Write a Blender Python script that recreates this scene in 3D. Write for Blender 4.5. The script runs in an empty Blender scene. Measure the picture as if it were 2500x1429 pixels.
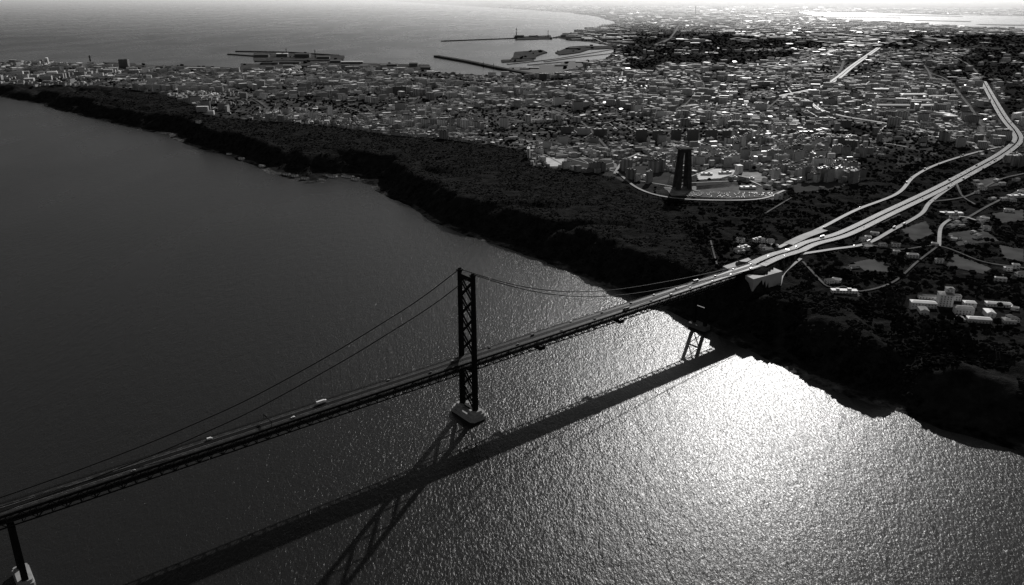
import bpy, math, random
import numpy as np
from mathutils import Vector
random.seed(7); rng=np.random.default_rng(7)
scene=bpy.context.scene
COL=scene.collection
# ------------------------------------------------------------------ survey
H=508.0; TH=math.radians(20.1); FP=2008.0
CT,ST=math.cos(TH),math.sin(TH)
def ray(px,py):
    u=(px-1250)/FP; v=(715-py)/FP
    return np.array([u, CT+v*ST, -ST+v*CT])
def G(px,py,z=0.0):
    r=ray(px,py); t=(H-z)/(-r[2]); return (r[0]*t, r[1]*t)
# ------------------------------------------------------------------ noise
def vn(x,y,s=0.0):
    ix=np.floor(x); iy=np.floor(y); fx=x-ix; fy=y-iy
    fx=fx*fx*(3-2*fx); fy=fy*fy*(3-2*fy)
    def h(a,b):
        q=np.sin(a*127.1+b*311.7+s*74.7)*43758.5453
        return q-np.floor(q)
    return (h(ix,iy)*(1-fx)+h(ix+1,iy)*fx)*(1-fy)+(h(ix,iy+1)*(1-fx)+h(ix+1,iy+1)*fx)*fy
def fbm(x,y,s=0.0,o=4):
    a=0.5;r=0;t=0
    for i in range(o):
        r=r+a*vn(x*2**i,y*2**i,s+i*3.1); t+=a; a*=0.5
    return r/t
def sm(t):
    t=np.clip(t,0,1); return t*t*(3-2*t)
# ------------------------------------------------------------------ coastlines
near_px=[(-500,150),(-250,185),(0,238),(60,250),(100,254),(120,266),(200,284),(300,308),(380,326),(415,330),(440,346),(455,356),(520,372),(560,382),(600,398),(660,422),(700,436),(740,450),(790,446),(800,432),(870,430),(885,446),(920,474),(1000,510),(1060,540),(1150,576),(1230,604),(1310,630),(1380,655),(1450,685),(1545,722),(1600,745),(1680,788),(1740,818),(1800,850),(1880,886),(1950,920),(2050,968),(2150,996),(2250,1030),(2400,1082),(2500,1110),(2900,1250)]
near=[G(*p) for p in near_px]+[(1500,400),(4000,-500),(95000,-500)]
far_px=[(880,-8),(950,3),(1080,12),(1200,19),(1320,27),(1400,33),(1460,42),(1510,57),(1470,66),(1400,80),(1350,92),(1390,99),(1440,104),(1490,113),(1500,125),(1475,148),(1400,170),(1340,184),(1270,188),(1180,186),(1050,176),(850,166),(700,168),(600,178),(420,172),(330,168),(250,165),(120,152),(0,157),(-300,148),(-500,146)]
far=[G(*p) for p in far_px]
LAND=np.array(near+[(95000,95000)]+far)
LAG=np.array([G(*p) for p in [(1930,30),(2100,31),(2300,37),(2500,40),(2900,42),(2900,76),(2500,72),(2380,67),(2260,61),(2150,54),(2060,48),(1990,40)]])
def segd(x,y,P):
    d=np.full(x.shape,1e12)
    for (ax,ay),(bx,by) in zip(P[:-1],P[1:]):
        dx,dy=bx-ax,by-ay; L=dx*dx+dy*dy+1e-9
        t=np.clip(((x-ax)*dx+(y-ay)*dy)/L,0,1)
        q=(x-ax-t*dx)**2+(y-ay-t*dy)**2
        d=np.minimum(d,q)
    return np.sqrt(d)
def inside(x,y,P):
    c=np.zeros(x.shape,bool); n=len(P)
    for i in range(n):
        ax,ay=P[i]; bx,by=P[(i+1)%n]
        if ay==by: continue
        m=((ay>y)!=(by>y))&(x<(bx-ax)*(y-ay)/(by-ay)+ax)
        c^=m
    return c
def height(x,y):
    x=np.asarray(x,float); y=np.asarray(y,float)
    jx=x+ (fbm(x/90,y/90,3)-.5)*46; jy=y+(fbm(x/90,y/90,8)-.5)*46
    dn=segd(jx,jy,near); df=segd(x,y,far); ins=inside(jx,jy,LAND)
    k=0.62+0.38*sm((x+2600)/1300)
    e=np.maximum(dn-12-22*sm((fbm(x/160,y/160,17)-.45)*5),0)*(0.75+0.6*fbm(x/170,y/170,1))
    Hn=k*(64*sm(e/95)+28*sm((e-60)/430))+np.minimum(dn*.12,3.5)
    gul=np.abs(fbm(x/190,y/190,61,2)-.5)*2
    Hn=Hn-26*(1-sm(gul*3.0))*sm((dn-30)/90)*(1-sm((dn-300)/180))
    Hf=3+0.034*df
    a=np.minimum(Hn,Hf)
    amp=np.clip(dn/1800,0,1)*np.clip(df/1800,0,1)
    hill=(fbm(x/900,y/900,5)-.5)*70*amp+(fbm(x/5000,y/5000,6)-.45)*90*amp*np.clip((y-5000)/9000,0,1)
    z=a+hill
    z=z+ (fbm(x/45,y/45,12,3)-.5)*5*np.clip((dn-20)/60,0,1)*np.clip(1-(dn-450)/200,0,1)
    z=np.maximum(z,1.5*np.clip(np.minimum(dn,df)/40,0,1))
    lo=-np.minimum(8,0.25*np.minimum(dn,df))
    dl=segd(x,y,np.vstack([LAG,LAG[:1]])); il=inside(x,y,LAG)
    z=np.minimum(z,3+0.004*dl)
    z=np.where(il,-np.minimum(6,dl*.02),z)
    return np.where(ins,z,lo)
def D(px,py):
    r=ray(px,py); r=r/np.linalg.norm(r)
    t=np.geomspace(700,60000,900)
    X=r[0]*t;Y=r[1]*t;Z=H+r[2]*t
    hh=np.maximum(height(X,Y),0)
    w=np.where(Z<hh)[0]
    i=w[0] if len(w) else len(t)-1
    if i==0: return (X[0],Y[0],hh[0])
    a=Z[i-1]-hh[i-1]; b=hh[i]-Z[i]; f=a/(a+b+1e-9)
    return (X[i-1]+f*(X[i]-X[i-1]),Y[i-1]+f*(Y[i]-Y[i-1]),hh[i-1]+f*(hh[i]-hh[i-1]))
# ------------------------------------------------------------------ materials
def newmat(name,ior=1.5):
    m=bpy.data.materials.new(name); m.use_nodes=True
    nt=m.node_tree; b=nt.nodes['Principled BSDF']; b.inputs['IOR'].default_value=ior; return m,nt,b
def ramp(nt,src,stops):
    r=nt.nodes.new('ShaderNodeValToRGB')
    while len(r.color_ramp.elements)<len(stops): r.color_ramp.elements.new(.5)
    for e,(p,c) in zip(r.color_ramp.elements,stops):
        e.position=p; e.color=(c,c,c,1)
    nt.links.new(src,r.inputs[0]); return r.outputs[0]
def noise(nt,scale,detail=4,rough=.55,src='pos',dist=0):
    n=nt.nodes.new('ShaderNodeTexNoise'); n.inputs['Scale'].default_value=scale
    n.inputs['Detail'].default_value=detail; n.inputs['Roughness'].default_value=rough
    n.inputs['Distortion'].default_value=dist
    g=nt.nodes.new('ShaderNodeNewGeometry'); nt.links.new(g.outputs['Position'],n.inputs['Vector'])
    return n
def math_(nt,op,a,b=None,c=None):
    n=nt.nodes.new('ShaderNodeMath'); n.operation=op
    for i,v in enumerate((a,b,c)):
        if v is None: continue
        if isinstance(v,(int,float)): n.inputs[i].default_value=v
        else: nt.links.new(v,n.inputs[i])
    return n.outputs[0]
def simple(name,c0,c1,scale,rough=.7,bump=0,ior=1.5):
    m,nt,b=newmat(name,ior)
    n=noise(nt,scale)
    nt.links.new(ramp(nt,n.outputs[0],[(.3,c0),(.7,c1)]),b.inputs['Base Color'])
    b.inputs['Roughness'].default_value=rough
    if bump:
        bp=nt.nodes.new('ShaderNodeBump'); bp.inputs['Distance'].default_value=bump; bp.inputs['Strength'].default_value=1
        nt.links.new(n.outputs[0],bp.inputs['Height']); nt.links.new(bp.outputs[0],b.inputs['Normal'])
    return m
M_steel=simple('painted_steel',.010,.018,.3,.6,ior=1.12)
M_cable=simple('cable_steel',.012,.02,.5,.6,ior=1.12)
M_asph=simple('bridge_asphalt',.015,.03,.08,.5,ior=1.13)
M_grate=simple('steel_grating',.006,.010,1.0,.6,ior=1.08)
M_hwy=simple('highway_asphalt',.07,.15,.04,.55,ior=1.10)
M_road=simple('minor_road_asphalt',.06,.15,.03,.8,ior=1.04)
M_street=simple('street_paving',.10,.28,.02,.6,ior=1.09)
M_park=simple('car_park_asphalt',.06,.14,.04,.8,ior=1.05)
M_plaza=simple('weathered_paving',.10,.36,.03,.8,ior=1.05)
M_pale=simple('pale_concrete_paving',.35,.6,.03,.7,ior=1.1)
M_conc=simple('concrete',.24,.36,.15,.85,.1,ior=1.1)
M_cdark=simple('weathered_concrete',.09,.15,.06,.9,.3,ior=1.1)
M_mon=simple('dark_weathered_concrete',.035,.07,.1,.9,.2,ior=1.05)
M_paint=simple('white_paint',.6,.75,.3,.6,ior=1.2)
M_worn=simple('worn_paint',.12,.3,.3,.7,ior=1.1)
M_rock=simple('rock_armour',.03,.10,.03,.95,1.5,ior=1.02)
M_trunk=simple('bark',.04,.07,1.0,.95,ior=1.02)
M_field=simple('playing_field',.04,.07,.02,.9,ior=1.02)
M_meadow=simple('dry_meadow',.05,.11,.02,.9,ior=1.02)
M_glass=simple('window_glass',.02,.03,1,.1)
M_tyre=simple('tyre_rubber',.02,.03,3,.8,ior=1.2)
def leafmat(name,a,b_):
    m,nt,b=newmat(name,1.01)
    g=nt.nodes.new('ShaderNodeNewGeometry')
    n=noise(nt,.014,6,.65)
    v=math_(nt,'ADD',math_(nt,'MULTIPLY',g.outputs['Random Per Island'],.10),math_(nt,'MULTIPLY',n.outputs[0],.9))
    nt.links.new(ramp(nt,v,[(.4,a),(.7,b_)]),b.inputs['Base Color'])
    b.inputs['Roughness'].default_value=.95
    return m
M_leaf=leafmat('foliage',.005,.030)
M_leaf2=leafmat('tree_foliage',.02,.06)
def wallmat(name,obj=False,stops=[(0,.2),(.5,.4),(.85,.58),(1,.8)]):
    m,nt,b=newmat(name)
    g=nt.nodes.new('ShaderNodeNewGeometry')
    if obj:
        o=nt.nodes.new('ShaderNodeObjectInfo'); rnd=o.outputs['Random']
    else: rnd=g.outputs['Random Per Island']
    base=ramp(nt,rnd,stops)
    sx=nt.nodes.new('ShaderNodeSeparateXYZ'); nt.links.new(g.outputs['Position'],sx.inputs[0])
    fz=math_(nt,'FRACT',math_(nt,'DIVIDE',sx.outputs[2],3.1))
    hx=math_(nt,'FRACT',math_(nt,'DIVIDE',math_(nt,'ADD',math_(nt,'MULTIPLY',sx.outputs[0],.83),math_(nt,'MULTIPLY',sx.outputs[1],.56)),3.7))
    w=math_(nt,'MULTIPLY',math_(nt,'GREATER_THAN',fz,.5),math_(nt,'GREATER_THAN',hx,.5))
    mx=nt.nodes.new('ShaderNodeMix'); mx.data_type='RGBA'
    nt.links.new(w,mx.inputs[0]); nt.links.new(base,mx.inputs[6]); mx.inputs[7].default_value=(.03,.03,.03,1)
    nt.links.new(mx.outputs[2],b.inputs['Base Color'])
    nt.links.new(math_(nt,'SUBTRACT',.85,math_(nt,'MULTIPLY',w,.6)),b.inputs['Roughness'])
    return m
def roofmat(name,obj=False):
    m,nt,b=newmat(name,1.3)
    if obj:
        o=nt.nodes.new('ShaderNodeObjectInfo'); rnd=o.outputs['Random']
    else:
        g=nt.nodes.new('ShaderNodeNewGeometry'); rnd=g.outputs['Random Per Island']
    r2=math_(nt,'FRACT',math_(nt,'MULTIPLY',rnd,7.31))
    n=noise(nt,.25,3)
    c=math_(nt,'MULTIPLY',ramp(nt,r2,[(0,.02),(.5,.07),(.80,.17),(.90,.7),(1,1.0)]),math_(nt,'ADD',math_(nt,'MULTIPLY',n.outputs[0],.8),.6))
    nt.links.new(math_(nt,'MINIMUM',c,.85),b.inputs['Base Color'])
    nt.links.new(ramp(nt,math_(nt,'FRACT',math_(nt,'MULTIPLY',rnd,13.7)),[(0,.9),(.85,.7),(1,.33)]),b.inputs['Roughness'])
    return m
M_wallS=wallmat('mixed_render_walls'); M_roofS=roofmat('mixed_roofs')
M_wallO=wallmat('rendered_wall',True); M_roofO=roofmat('roofing',True)
M_white=wallmat('white_rendered_wall',True,[(0,.65),(1,.8)])
M_darkw=wallmat('dark_rendered_wall',True,[(0,.07),(1,.13)])
M_conv=simple('convent_plaster',.5,.7,.3,.9,ior=1.1)
M_broof=simple('pale_roof',.45,.7,.1,.6,ior=1.2)
M_mroof=simple('grey_tile_roof',.14,.26,.2,.8,ior=1.15)
# ------------------------------------------------------------------ mesh builder
class MB:
    def __init__(s): s.v=[];s.f=[];s.m=[]
    def add(s,vs,fs,mi=0):
        o=len(s.v); s.v+= [tuple(map(float,p)) for p in vs]; s.f+=[tuple(i+o for i in f) for f in fs]; s.m+=[mi]*len(fs)
    def box(s,c,size,rz=0,mi=0,top=1.0):
        cx,cy,cz=c; w,d,h=[q/2 for q in size]; ca,sa=math.cos(rz),math.sin(rz); vs=[]
        for z,k in ((-h,1),(h,top)):
            for x,y in ((-w,-d),(w,-d),(w,d),(-w,d)):
                x*=k;y*=k
                vs.append((cx+x*ca-y*sa,cy+x*sa+y*ca,cz+z))
        s.add(vs,[(0,3,2,1),(4,5,6,7),(0,1,5,4),(1,2,6,5),(2,3,7,6),(3,0,4,7)],mi)
    def beam(s,p0,p1,w,h=None,mi=0):
        h=h or w
        a=Vector(p0);b=Vector(p1);d=(b-a).normalized()
        up=Vector((0,0,1)) if abs(d.z)<.95 else Vector((1,0,0))
        x=d.cross(up).normalized()*w/2; y=x.cross(d).normalized()*h/2
        vs=[a-x-y,a+x-y,a+x+y,a-x+y,b-x-y,b+x-y,b+x+y,b-x+y]
        s.add(vs,[(0,3,2,1),(4,5,6,7),(0,1,5,4),(1,2,6,5),(2,3,7,6),(3,0,4,7)],mi)
    def prism(s,poly,z0,z1,mi=0,inset=1.0):
        n=len(poly); cx=sum(p[0] for p in poly)/n; cy=sum(p[1] for p in poly)/n
        vs=[(p[0],p[1],z0) for p in poly]+[(cx+(p[0]-cx)*inset,cy+(p[1]-cy)*inset,z1) for p in poly]
        fs=[tuple(range(n,2*n))]+[(i,(i+1)%n,n+(i+1)%n,n+i) for i in range(n)]
        s.add(vs,fs,mi)
    def tube(s,pts,r,n=6,mi=0):
        vs=[];fs=[]
        for i,p in enumerate(pts):
            a=Vector(pts[max(i-1,0)]);b=Vector(pts[min(i+1,len(pts)-1)]);d=(b-a).normalized()
            x=d.cross(Vector((0,0,1)) if abs(d.z)<.95 else Vector((1,0,0))).normalized(); y=x.cross(d).normalized()
            rr=r[i] if isinstance(r,(list,tuple)) else r
            for k in range(n):
                t=2*math.pi*k/n; vs.append(Vector(p)+x*math.cos(t)*rr+y*math.sin(t)*rr)
        for i in range(len(pts)-1):
            for k in range(n):
                fs.append((i*n+k,i*n+(k+1)%n,(i+1)*n+(k+1)%n,(i+1)*n+k))
        fs.append(tuple(range(n))[::-1]); fs.append(tuple(range((len(pts)-1)*n,len(pts)*n)))
        s.add(vs,fs,mi)
    def mesh(s,name,mats):
        me=bpy.data.meshes.new(name); me.from_pydata(s.v,[],s.f)
        for m in mats: me.materials.append(m)
        me.polygons.foreach_set('material_index',s.m); me.update(); return me
    def obj(s,name,mats,parent=None,**kw):
        if not isinstance(mats,(list,tuple)): mats=[mats]
        return mkobj(name,s.mesh(name,mats),parent,**kw)
def mkobj(name,data,parent=None,loc=None,rz=None,**kw):
    o=bpy.data.objects.new(name,data); COL.objects.link(o)
    if parent: o.parent=parent
    if loc is not None: o.location=loc
    if rz is not None: o.rotation_euler=(0,0,rz)
    for k,v in kw.items(): o[k]=v
    return o
def npmesh(name,V,F,mats,mi=None,smooth=False):
    me=bpy.data.meshes.new(name)
    me.from_pydata(V.tolist() if hasattr(V,'tolist') else V,[],F.tolist() if hasattr(F,'tolist') else F)
    for m in mats: me.materials.append(m)
    if mi is not None: me.polygons.foreach_set('material_index',mi)
    if smooth: me.polygons.foreach_set('use_smooth',[True]*len(me.polygons))
    me.update(); return me
# ------------------------------------------------------------------ bridge frame
TX,TY=-55.0,936.0; BA=math.atan2(.628,.778); ZD=78.0
bd=(math.cos(BA),math.sin(BA))
def BW(s,n=0): return (TX+bd[0]*s-bd[1]*n, TY+bd[1]*s+bd[0]*n)
# ------------------------------------------------------------------ roads
def smooth_line(P,step):
    P=[np.array(p,float) for p in P]; out=[]
    Q=[2*P[0]-P[1]]+P+[2*P[-1]-P[-2]]
    for i in range(1,len(Q)-2):
        L=np.linalg.norm(Q[i+1]-Q[i]); n=max(2,int(L/step))
        for k in range(n):
            t=k/n
            out.append(.5*((2*Q[i])+(-Q[i-1]+Q[i+1])*t+(2*Q[i-1]-5*Q[i]+4*Q[i+1]-Q[i+2])*t*t+(-Q[i-1]+3*Q[i]-3*Q[i+1]+Q[i+2])*t**3))
    out.append(P[-1]); return np.array(out)
roads=[]
def road(pts,w,name,mat,first=None,step=14,mark=False):
    P=[D(*p) for p in pts]
    if first: P=[first]+P
    L=smooth_line(P,step)
    z=height(L[:,0],L[:,1])
    z=np.maximum(z,2)
    if first: z[0]=first[2]
    n=9
    zp=np.pad(z,n,mode='edge'); z2=np.convolve(zp,np.ones(2*n+1)/(2*n+1),'valid')
    if first:
        f=np.clip(np.arange(len(z2))/14.0,0,1); z2=first[2]*(1-f)+z2*f
    L[:,2]=z2
    roads.append(dict(L=L,w=w,name=name,mat=mat,mark=mark))
end=BW(598)
road([(1960,603),(2060,572),(2170,520),(2290,463),(2380,415),(2450,375),(2484,345),(2478,322),(2452,290),(2425,245),(2400,200)],32,'highway',M_hwy,first=(end[0],end[1],ZD-.3),mark=True)
road([(1925,626),(2030,610),(2115,596),(2180,562),(2248,524),(2272,494),(2330,452),(2400,410)],9,'slip_road',M_hwy)
road([(1900,606),(2000,560),(2090,514),(2190,474),(2232,432),(2290,402),(2380,374),(2450,358)],9,'frontage_road',M_hwy)
road([(2145,118),(2085,160),(2045,192),(2005,214),(1905,236)],36,'highway',M_street)
road([(1905,236),(1965,244),(2000,268),(2060,285),(2150,300),(2250,318),(2350,345),(2440,362)],18,'highway',M_hwy)
road([(2290,325),(2330,332),(2400,330),(2474,325)],10,'street',M_hwy)
road([(2405,350),(2385,290),(2350,240),(2300,190),(2200,165),(2145,130)],12,'street',M_road)
road([(1902,702),(1914,664),(1955,632)],6,'access_road',M_street)
road([(1750,645),(1740,612),(1735,588)],3,'footpath',M_road)
road([(2292,602),(2300,552),(2345,530),(2400,545)],7,'access_road',M_street)
road([(1868,522),(1932,484)],4,'access_road',M_road)
road([(1505,420),(1560,462),(1640,484),(1760,490),(1860,486),(1915,466)],7,'access_road',M_street)
road([(1500,425),(1522,395),(1560,375)],7,'street',M_street)
road([(1925,597),(1965,578),(2010,562)],20,'toll_plaza',M_street)
road([(470,176),(540,205),(620,242),(650,262)],12,'street',M_road)
road([(1690,95),(1650,92),(1600,110)],20,'street',M_road,step=60)
road([(2200,85),(2330,140),(2400,190)],14,'street',M_road,step=60)
road([(1660,60),(1640,90),(1620,105)],22,'street',M_road,step=60)
road([(2060,150),(2050,175),(2020,200)],16,'street',M_road,step=40)
road([(1960,640),(2020,700),(2060,700),(2100,712),(2180,690),(2240,640),(2290,602)],4,'access_road',M_road)
road([(2500,462),(2420,500),(2350,540)],6,'access_road',M_road)
road([(1660,270),(1690,240),(1720,215),(1700,180)],9,'street',M_road,step=30)
road([(1480,232),(1600,262),(1700,290),(1820,300),(1905,240)],9,'street',M_road,step=30)
road([(1240,232),(1340,262),(1420,300),(1480,360)],9,'street',M_road,step=30)
road([(2150,120),(2240,150),(2270,200),(2180,190),(2120,175)],12,'street',M_road,step=40)
road([(2130,600),(2200,610),(2292,602),(2400,640),(2500,655)],4,'access_road',M_road)
road([(2272,494),(2360,480),(2440,440),(2500,425)],6,'access_road',M_road)
road([(2335,450),(2350,480),(2380,500)],5,'access_road',M_road)
RS=np.vstack([np.column_stack([r['L'],np.full(len(r['L']),r['w'])]) for r in roads])
def roaddist(x,y):
    d=np.full(x.shape,1e9)
    for a in RS: d=np.minimum(d,np.hypot(x-a[0],y-a[1])-a[3]/2)
    return d
# ------------------------------------------------------------------ zones
edge=[(-300,190),(0,213),(250,210),(400,232),(470,255),(500,286),(650,296),(800,308),(950,330),(1100,342),(1280,366),(1300,405),(1500,432),(1560,465),(1640,487),(1760,492),(1900,488),(1930,455),(2000,470),(2120,440),(2200,405),(2320,385),(2430,398),(2500,410),(2900,470)]
EDGE=[D(*p)[:2] for p in edge]
FOREST=np.array(near[1:-2]+[(4000,1500)]+EDGE[::-1])
def PP(q): return np.array([D(*p)[:2] for p in q])
WOOD=[PP(q) for q in (
 [(1490,165),(1500,120),(1560,70),(1800,85),(1950,100),(2010,120),(1900,150),(1700,170),(1600,180)],
 [(2090,470),(2330,385),(2440,370),(2200,330),(2280,360),(2160,410)],
 [(2300,180),(2420,100),(2560,90),(2560,330),(2430,240)],
 [(1920,250),(1990,285),(2080,300),(2060,320),(1930,280)],
 [(2090,125),(2300,75),(2500,85),(2450,105),(2250,120)])]
def inwood(x,y):
    r=np.hypot(x,y); a=r*.09
    wx=x+(fbm(x/(r*.05+60),y/(r*.05+60),71,3)-.5)*a; wy=y+(fbm(x/(r*.05+60),y/(r*.05+60),83,3)-.5)*a*4
    m=np.zeros(x.shape,bool)
    for q in WOOD: m|=inside(wx,wy,q)
    return m&(fbm(x/350,y/350,91,3)>.33)
PATCH=[(nm,PP(q),mt,lb,dz) for nm,q,mt,lb,dz in (
 ('paved_plaza',[(1376,384),(1502,388),(1508,411),(1440,420),(1372,409)],M_plaza,'pale paved surround of the sports ground',.5),
 ('playing_field',[(1385,388),(1495,392),(1500,408),(1440,416),(1380,406)],M_field,'dark grass sports ground on the plateau',.75),
 ('paved_plaza',[(1326,386),(1378,386),(1374,407),(1330,408)],M_pale,'pale paved sports court at the cliff top',.8),
 ('playing_field',[(1530,408),(1580,404),(1590,430),(1540,435)],M_field,'dark grass sports ground on the plateau',.6),
 ('car_park',[(1690,466),(1800,456),(1895,472),(1905,480),(1780,485),(1665,479)],M_park,'grey car park beside the monument',.6),
 ('paved_plaza',[(1700,424),(1740,414),(1790,412),(1800,424),(1760,436),(1705,440)],M_pale,'terraced paved grounds around the monument',.6),
 ('paved_plaza',[(1805,412),(1850,420),(1880,440),(1840,448),(1812,436)],M_plaza,'terraced paved grounds around the monument',.6),
 ('lawn',[(1570,425),(1640,420),(1630,450),(1600,455)],M_field,'dark lawn beside the monument',.6),
 ('lawn',[(1700,444),(1770,440),(1760,452),(1700,456)],M_field,'dark lawn beside the monument',.6),
 ('paved_plaza',[(1620,458),(1700,456),(1700,478),(1640,478)],M_plaza,'paved forecourt of the monument',.6),
 ('playing_field',[(1935,448),(2040,445),(2052,460),(1940,472)],M_field,'dark grass field at the valley edge',.6),
 ('meadow',[(2085,642),(2130,632),(2165,645),(2180,665),(2110,662)],M_meadow,'small dry meadow in the woods',.6),
 ('meadow',[(2420,522),(2500,512),(2500,540),(2445,545)],M_meadow,'small dry meadow in the woods',.6),
 ('meadow',[(2030,706),(2095,709),(2100,724),(2040,717)],M_meadow,'small dry meadow in the woods',.6),
 ('meadow',[(2310,570),(2400,560),(2440,590),(2340,600)],M_meadow,'small dry meadow in the woods',.6),
 ('meadow',[(2200,560),(2260,540),(2280,570),(2230,590)],M_meadow,'small dry meadow in the woods',.6),
 ('meadow',[(2330,620),(2420,655),(2400,670),(2310,650)],M_meadow,'small dry meadow in the woods',.6),
 ('meadow',[(2370,445),(2430,432),(2450,450),(2390,462)],M_meadow,'small dry meadow in the woods',.6),
 ('meadow',[(2440,600),(2500,610),(2500,640),(2450,630)],M_meadow,'small dry meadow in the woods',.6),
 ('meadow',[(2110,540),(2180,515),(2200,525),(2130,555)],M_meadow,'small dry meadow in the woods',.6))]
def inpatch(x,y):
    m=np.zeros(x.shape,bool)
    for p in PATCH: m|=inside(x,y,p[1])
    return m
clear=[]
# ------------------------------------------------------------------ terrain sheet
NA,NR=640,740; AM=math.radians(54)
ang=np.linspace(-AM,AM,NA); rr=np.geomspace(560,92000,NR)
A,R=np.meshgrid(ang,rr); X=(R*np.sin(A)).ravel(); Y=(R*np.cos(A)).ravel()
Z=height(X,Y)
Rr=R.ravel(); sub=np.where(Rr<16000)[0]; xs,ys=X[sub],Y[sub]; bs=np.full(xs.shape,1e9); bzs=np.zeros(xs.shape)
for r in roads:
    for a in r['L']:
        d=np.hypot(xs-a[0],ys-a[1])-r['w']/2
        m=d<bs; bs[m]=d[m]; bzs[m]=a[2]
pl=6+Rr[sub]*.006
w=1-sm((bs-pl)/(35+Rr[sub]*.008)); zz=Z[sub]; land=zz>1
zz=np.where(land,zz*(1-w)+(bzs-1.0)*w,zz); Z[sub]=zz
ZG=Z.reshape(NR,NA); LR0=math.log(560); LRS=(NR-1)/(math.log(92000)-LR0)
def surf(x,y):
    x=np.asarray(x,float);y=np.asarray(y,float)
    u=np.clip((np.log(np.maximum(np.hypot(x,y),561))-LR0)*LRS,0,NR-1.001); v=np.clip((np.arctan2(x,y)+AM)/(2*AM)*(NA-1),0,NA-1.001)
    i=u.astype(int); j=v.astype(int); fu=u-i; fv=v-j
    return (ZG[i,j]*(1-fu)+ZG[i+1,j]*fu)*(1-fv)+(ZG[i,j+1]*(1-fu)+ZG[i+1,j+1]*fu)*fv
def sz(x,y): return float(surf(np.array([x]),np.array([y]))[0])
def DS(px,py):
    p=D(px,py); return (p[0],p[1],sz(p[0],p[1]))
idx=np.arange(NA*NR).reshape(NR,NA)
F=np.stack([idx[:-1,:-1],idx[:-1,1:],idx[1:,1:],idx[1:,:-1]],-1).reshape(-1,4)
F=F[:,::-1]
def groundmat():
    m,nt,b=newmat('ground_cover',1.01)
    at=nt.nodes.new('ShaderNodeAttribute'); at.attribute_name='urban'
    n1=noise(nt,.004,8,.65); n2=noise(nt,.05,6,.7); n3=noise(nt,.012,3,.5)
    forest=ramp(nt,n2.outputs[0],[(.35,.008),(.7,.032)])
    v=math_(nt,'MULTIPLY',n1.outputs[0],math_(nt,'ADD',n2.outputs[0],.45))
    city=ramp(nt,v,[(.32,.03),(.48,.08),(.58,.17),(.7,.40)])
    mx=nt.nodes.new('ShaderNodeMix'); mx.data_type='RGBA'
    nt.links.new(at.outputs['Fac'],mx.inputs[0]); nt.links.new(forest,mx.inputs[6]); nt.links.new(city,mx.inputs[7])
    g=nt.nodes.new('ShaderNodeNewGeometry'); sx=nt.nodes.new('ShaderNodeSeparateXYZ'); nt.links.new(g.outputs['Position'],sx.inputs[0])
    sh=math_(nt,'MULTIPLY',math_(nt,'LESS_THAN',math_(nt,'ADD',sx.outputs[2],math_(nt,'MULTIPLY',n2.outputs[0],6)),5.6),.9)
    m2=nt.nodes.new('ShaderNodeMix'); m2.data_type='RGBA'
    rk=math_(nt,'MULTIPLY',ramp(nt,n2.outputs[0],[(.4,.02),(.65,.17)]),ramp(nt,n3.outputs[0],[(.42,.15),(.58,1.0)]))
    nt.links.new(sh,m2.inputs[0]); nt.links.new(mx.outputs[2],m2.inputs[6]); nt.links.new(rk,m2.inputs[7])
    nt.links.new(m2.outputs[2],b.inputs['Base Color'])
    b.inputs['Roughness'].default_value=.95
    bp=nt.nodes.new('ShaderNodeBump'); bp.inputs['Distance'].default_value=6
    nt.links.new(n2.outputs[0],bp.inputs['Height']); nt.links.new(bp.outputs[0],b.inputs['Normal'])
    return m
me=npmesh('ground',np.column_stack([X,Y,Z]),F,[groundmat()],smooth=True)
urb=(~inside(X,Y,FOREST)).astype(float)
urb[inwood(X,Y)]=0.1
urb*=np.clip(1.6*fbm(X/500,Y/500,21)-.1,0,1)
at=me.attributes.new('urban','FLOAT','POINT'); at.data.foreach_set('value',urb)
mkobj('ground',me,kind='structure',label='rolling coastal land with wooded cliffs and a city plateau')
for nm,q,mt,lb,dz in PATCH:
    sp=3; x0,y0=q.min(0);x1,y1=q.max(0)
    gx=np.arange(x0,x1+sp,sp);gy=np.arange(y0,y1+sp,sp); GX,GY=np.meshgrid(gx,gy)
    GZ=surf(GX.ravel(),GY.ravel())+dz; cxx,cyy=GX[:-1,:-1]+sp/2,GY[:-1,:-1]+sp/2
    m=inside(cxx.ravel(),cyy.ravel(),q); ii=np.arange(GX.size).reshape(GX.shape)
    Fq=np.stack([ii[:-1,:-1],ii[:-1,1:],ii[1:,1:],ii[1:,:-1]],-1).reshape(-1,4)[m]
    mkobj(nm,npmesh(nm,np.column_stack([GX.ravel(),GY.ravel(),GZ]),Fq,[mt]),kind='structure',label=lb)
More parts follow.
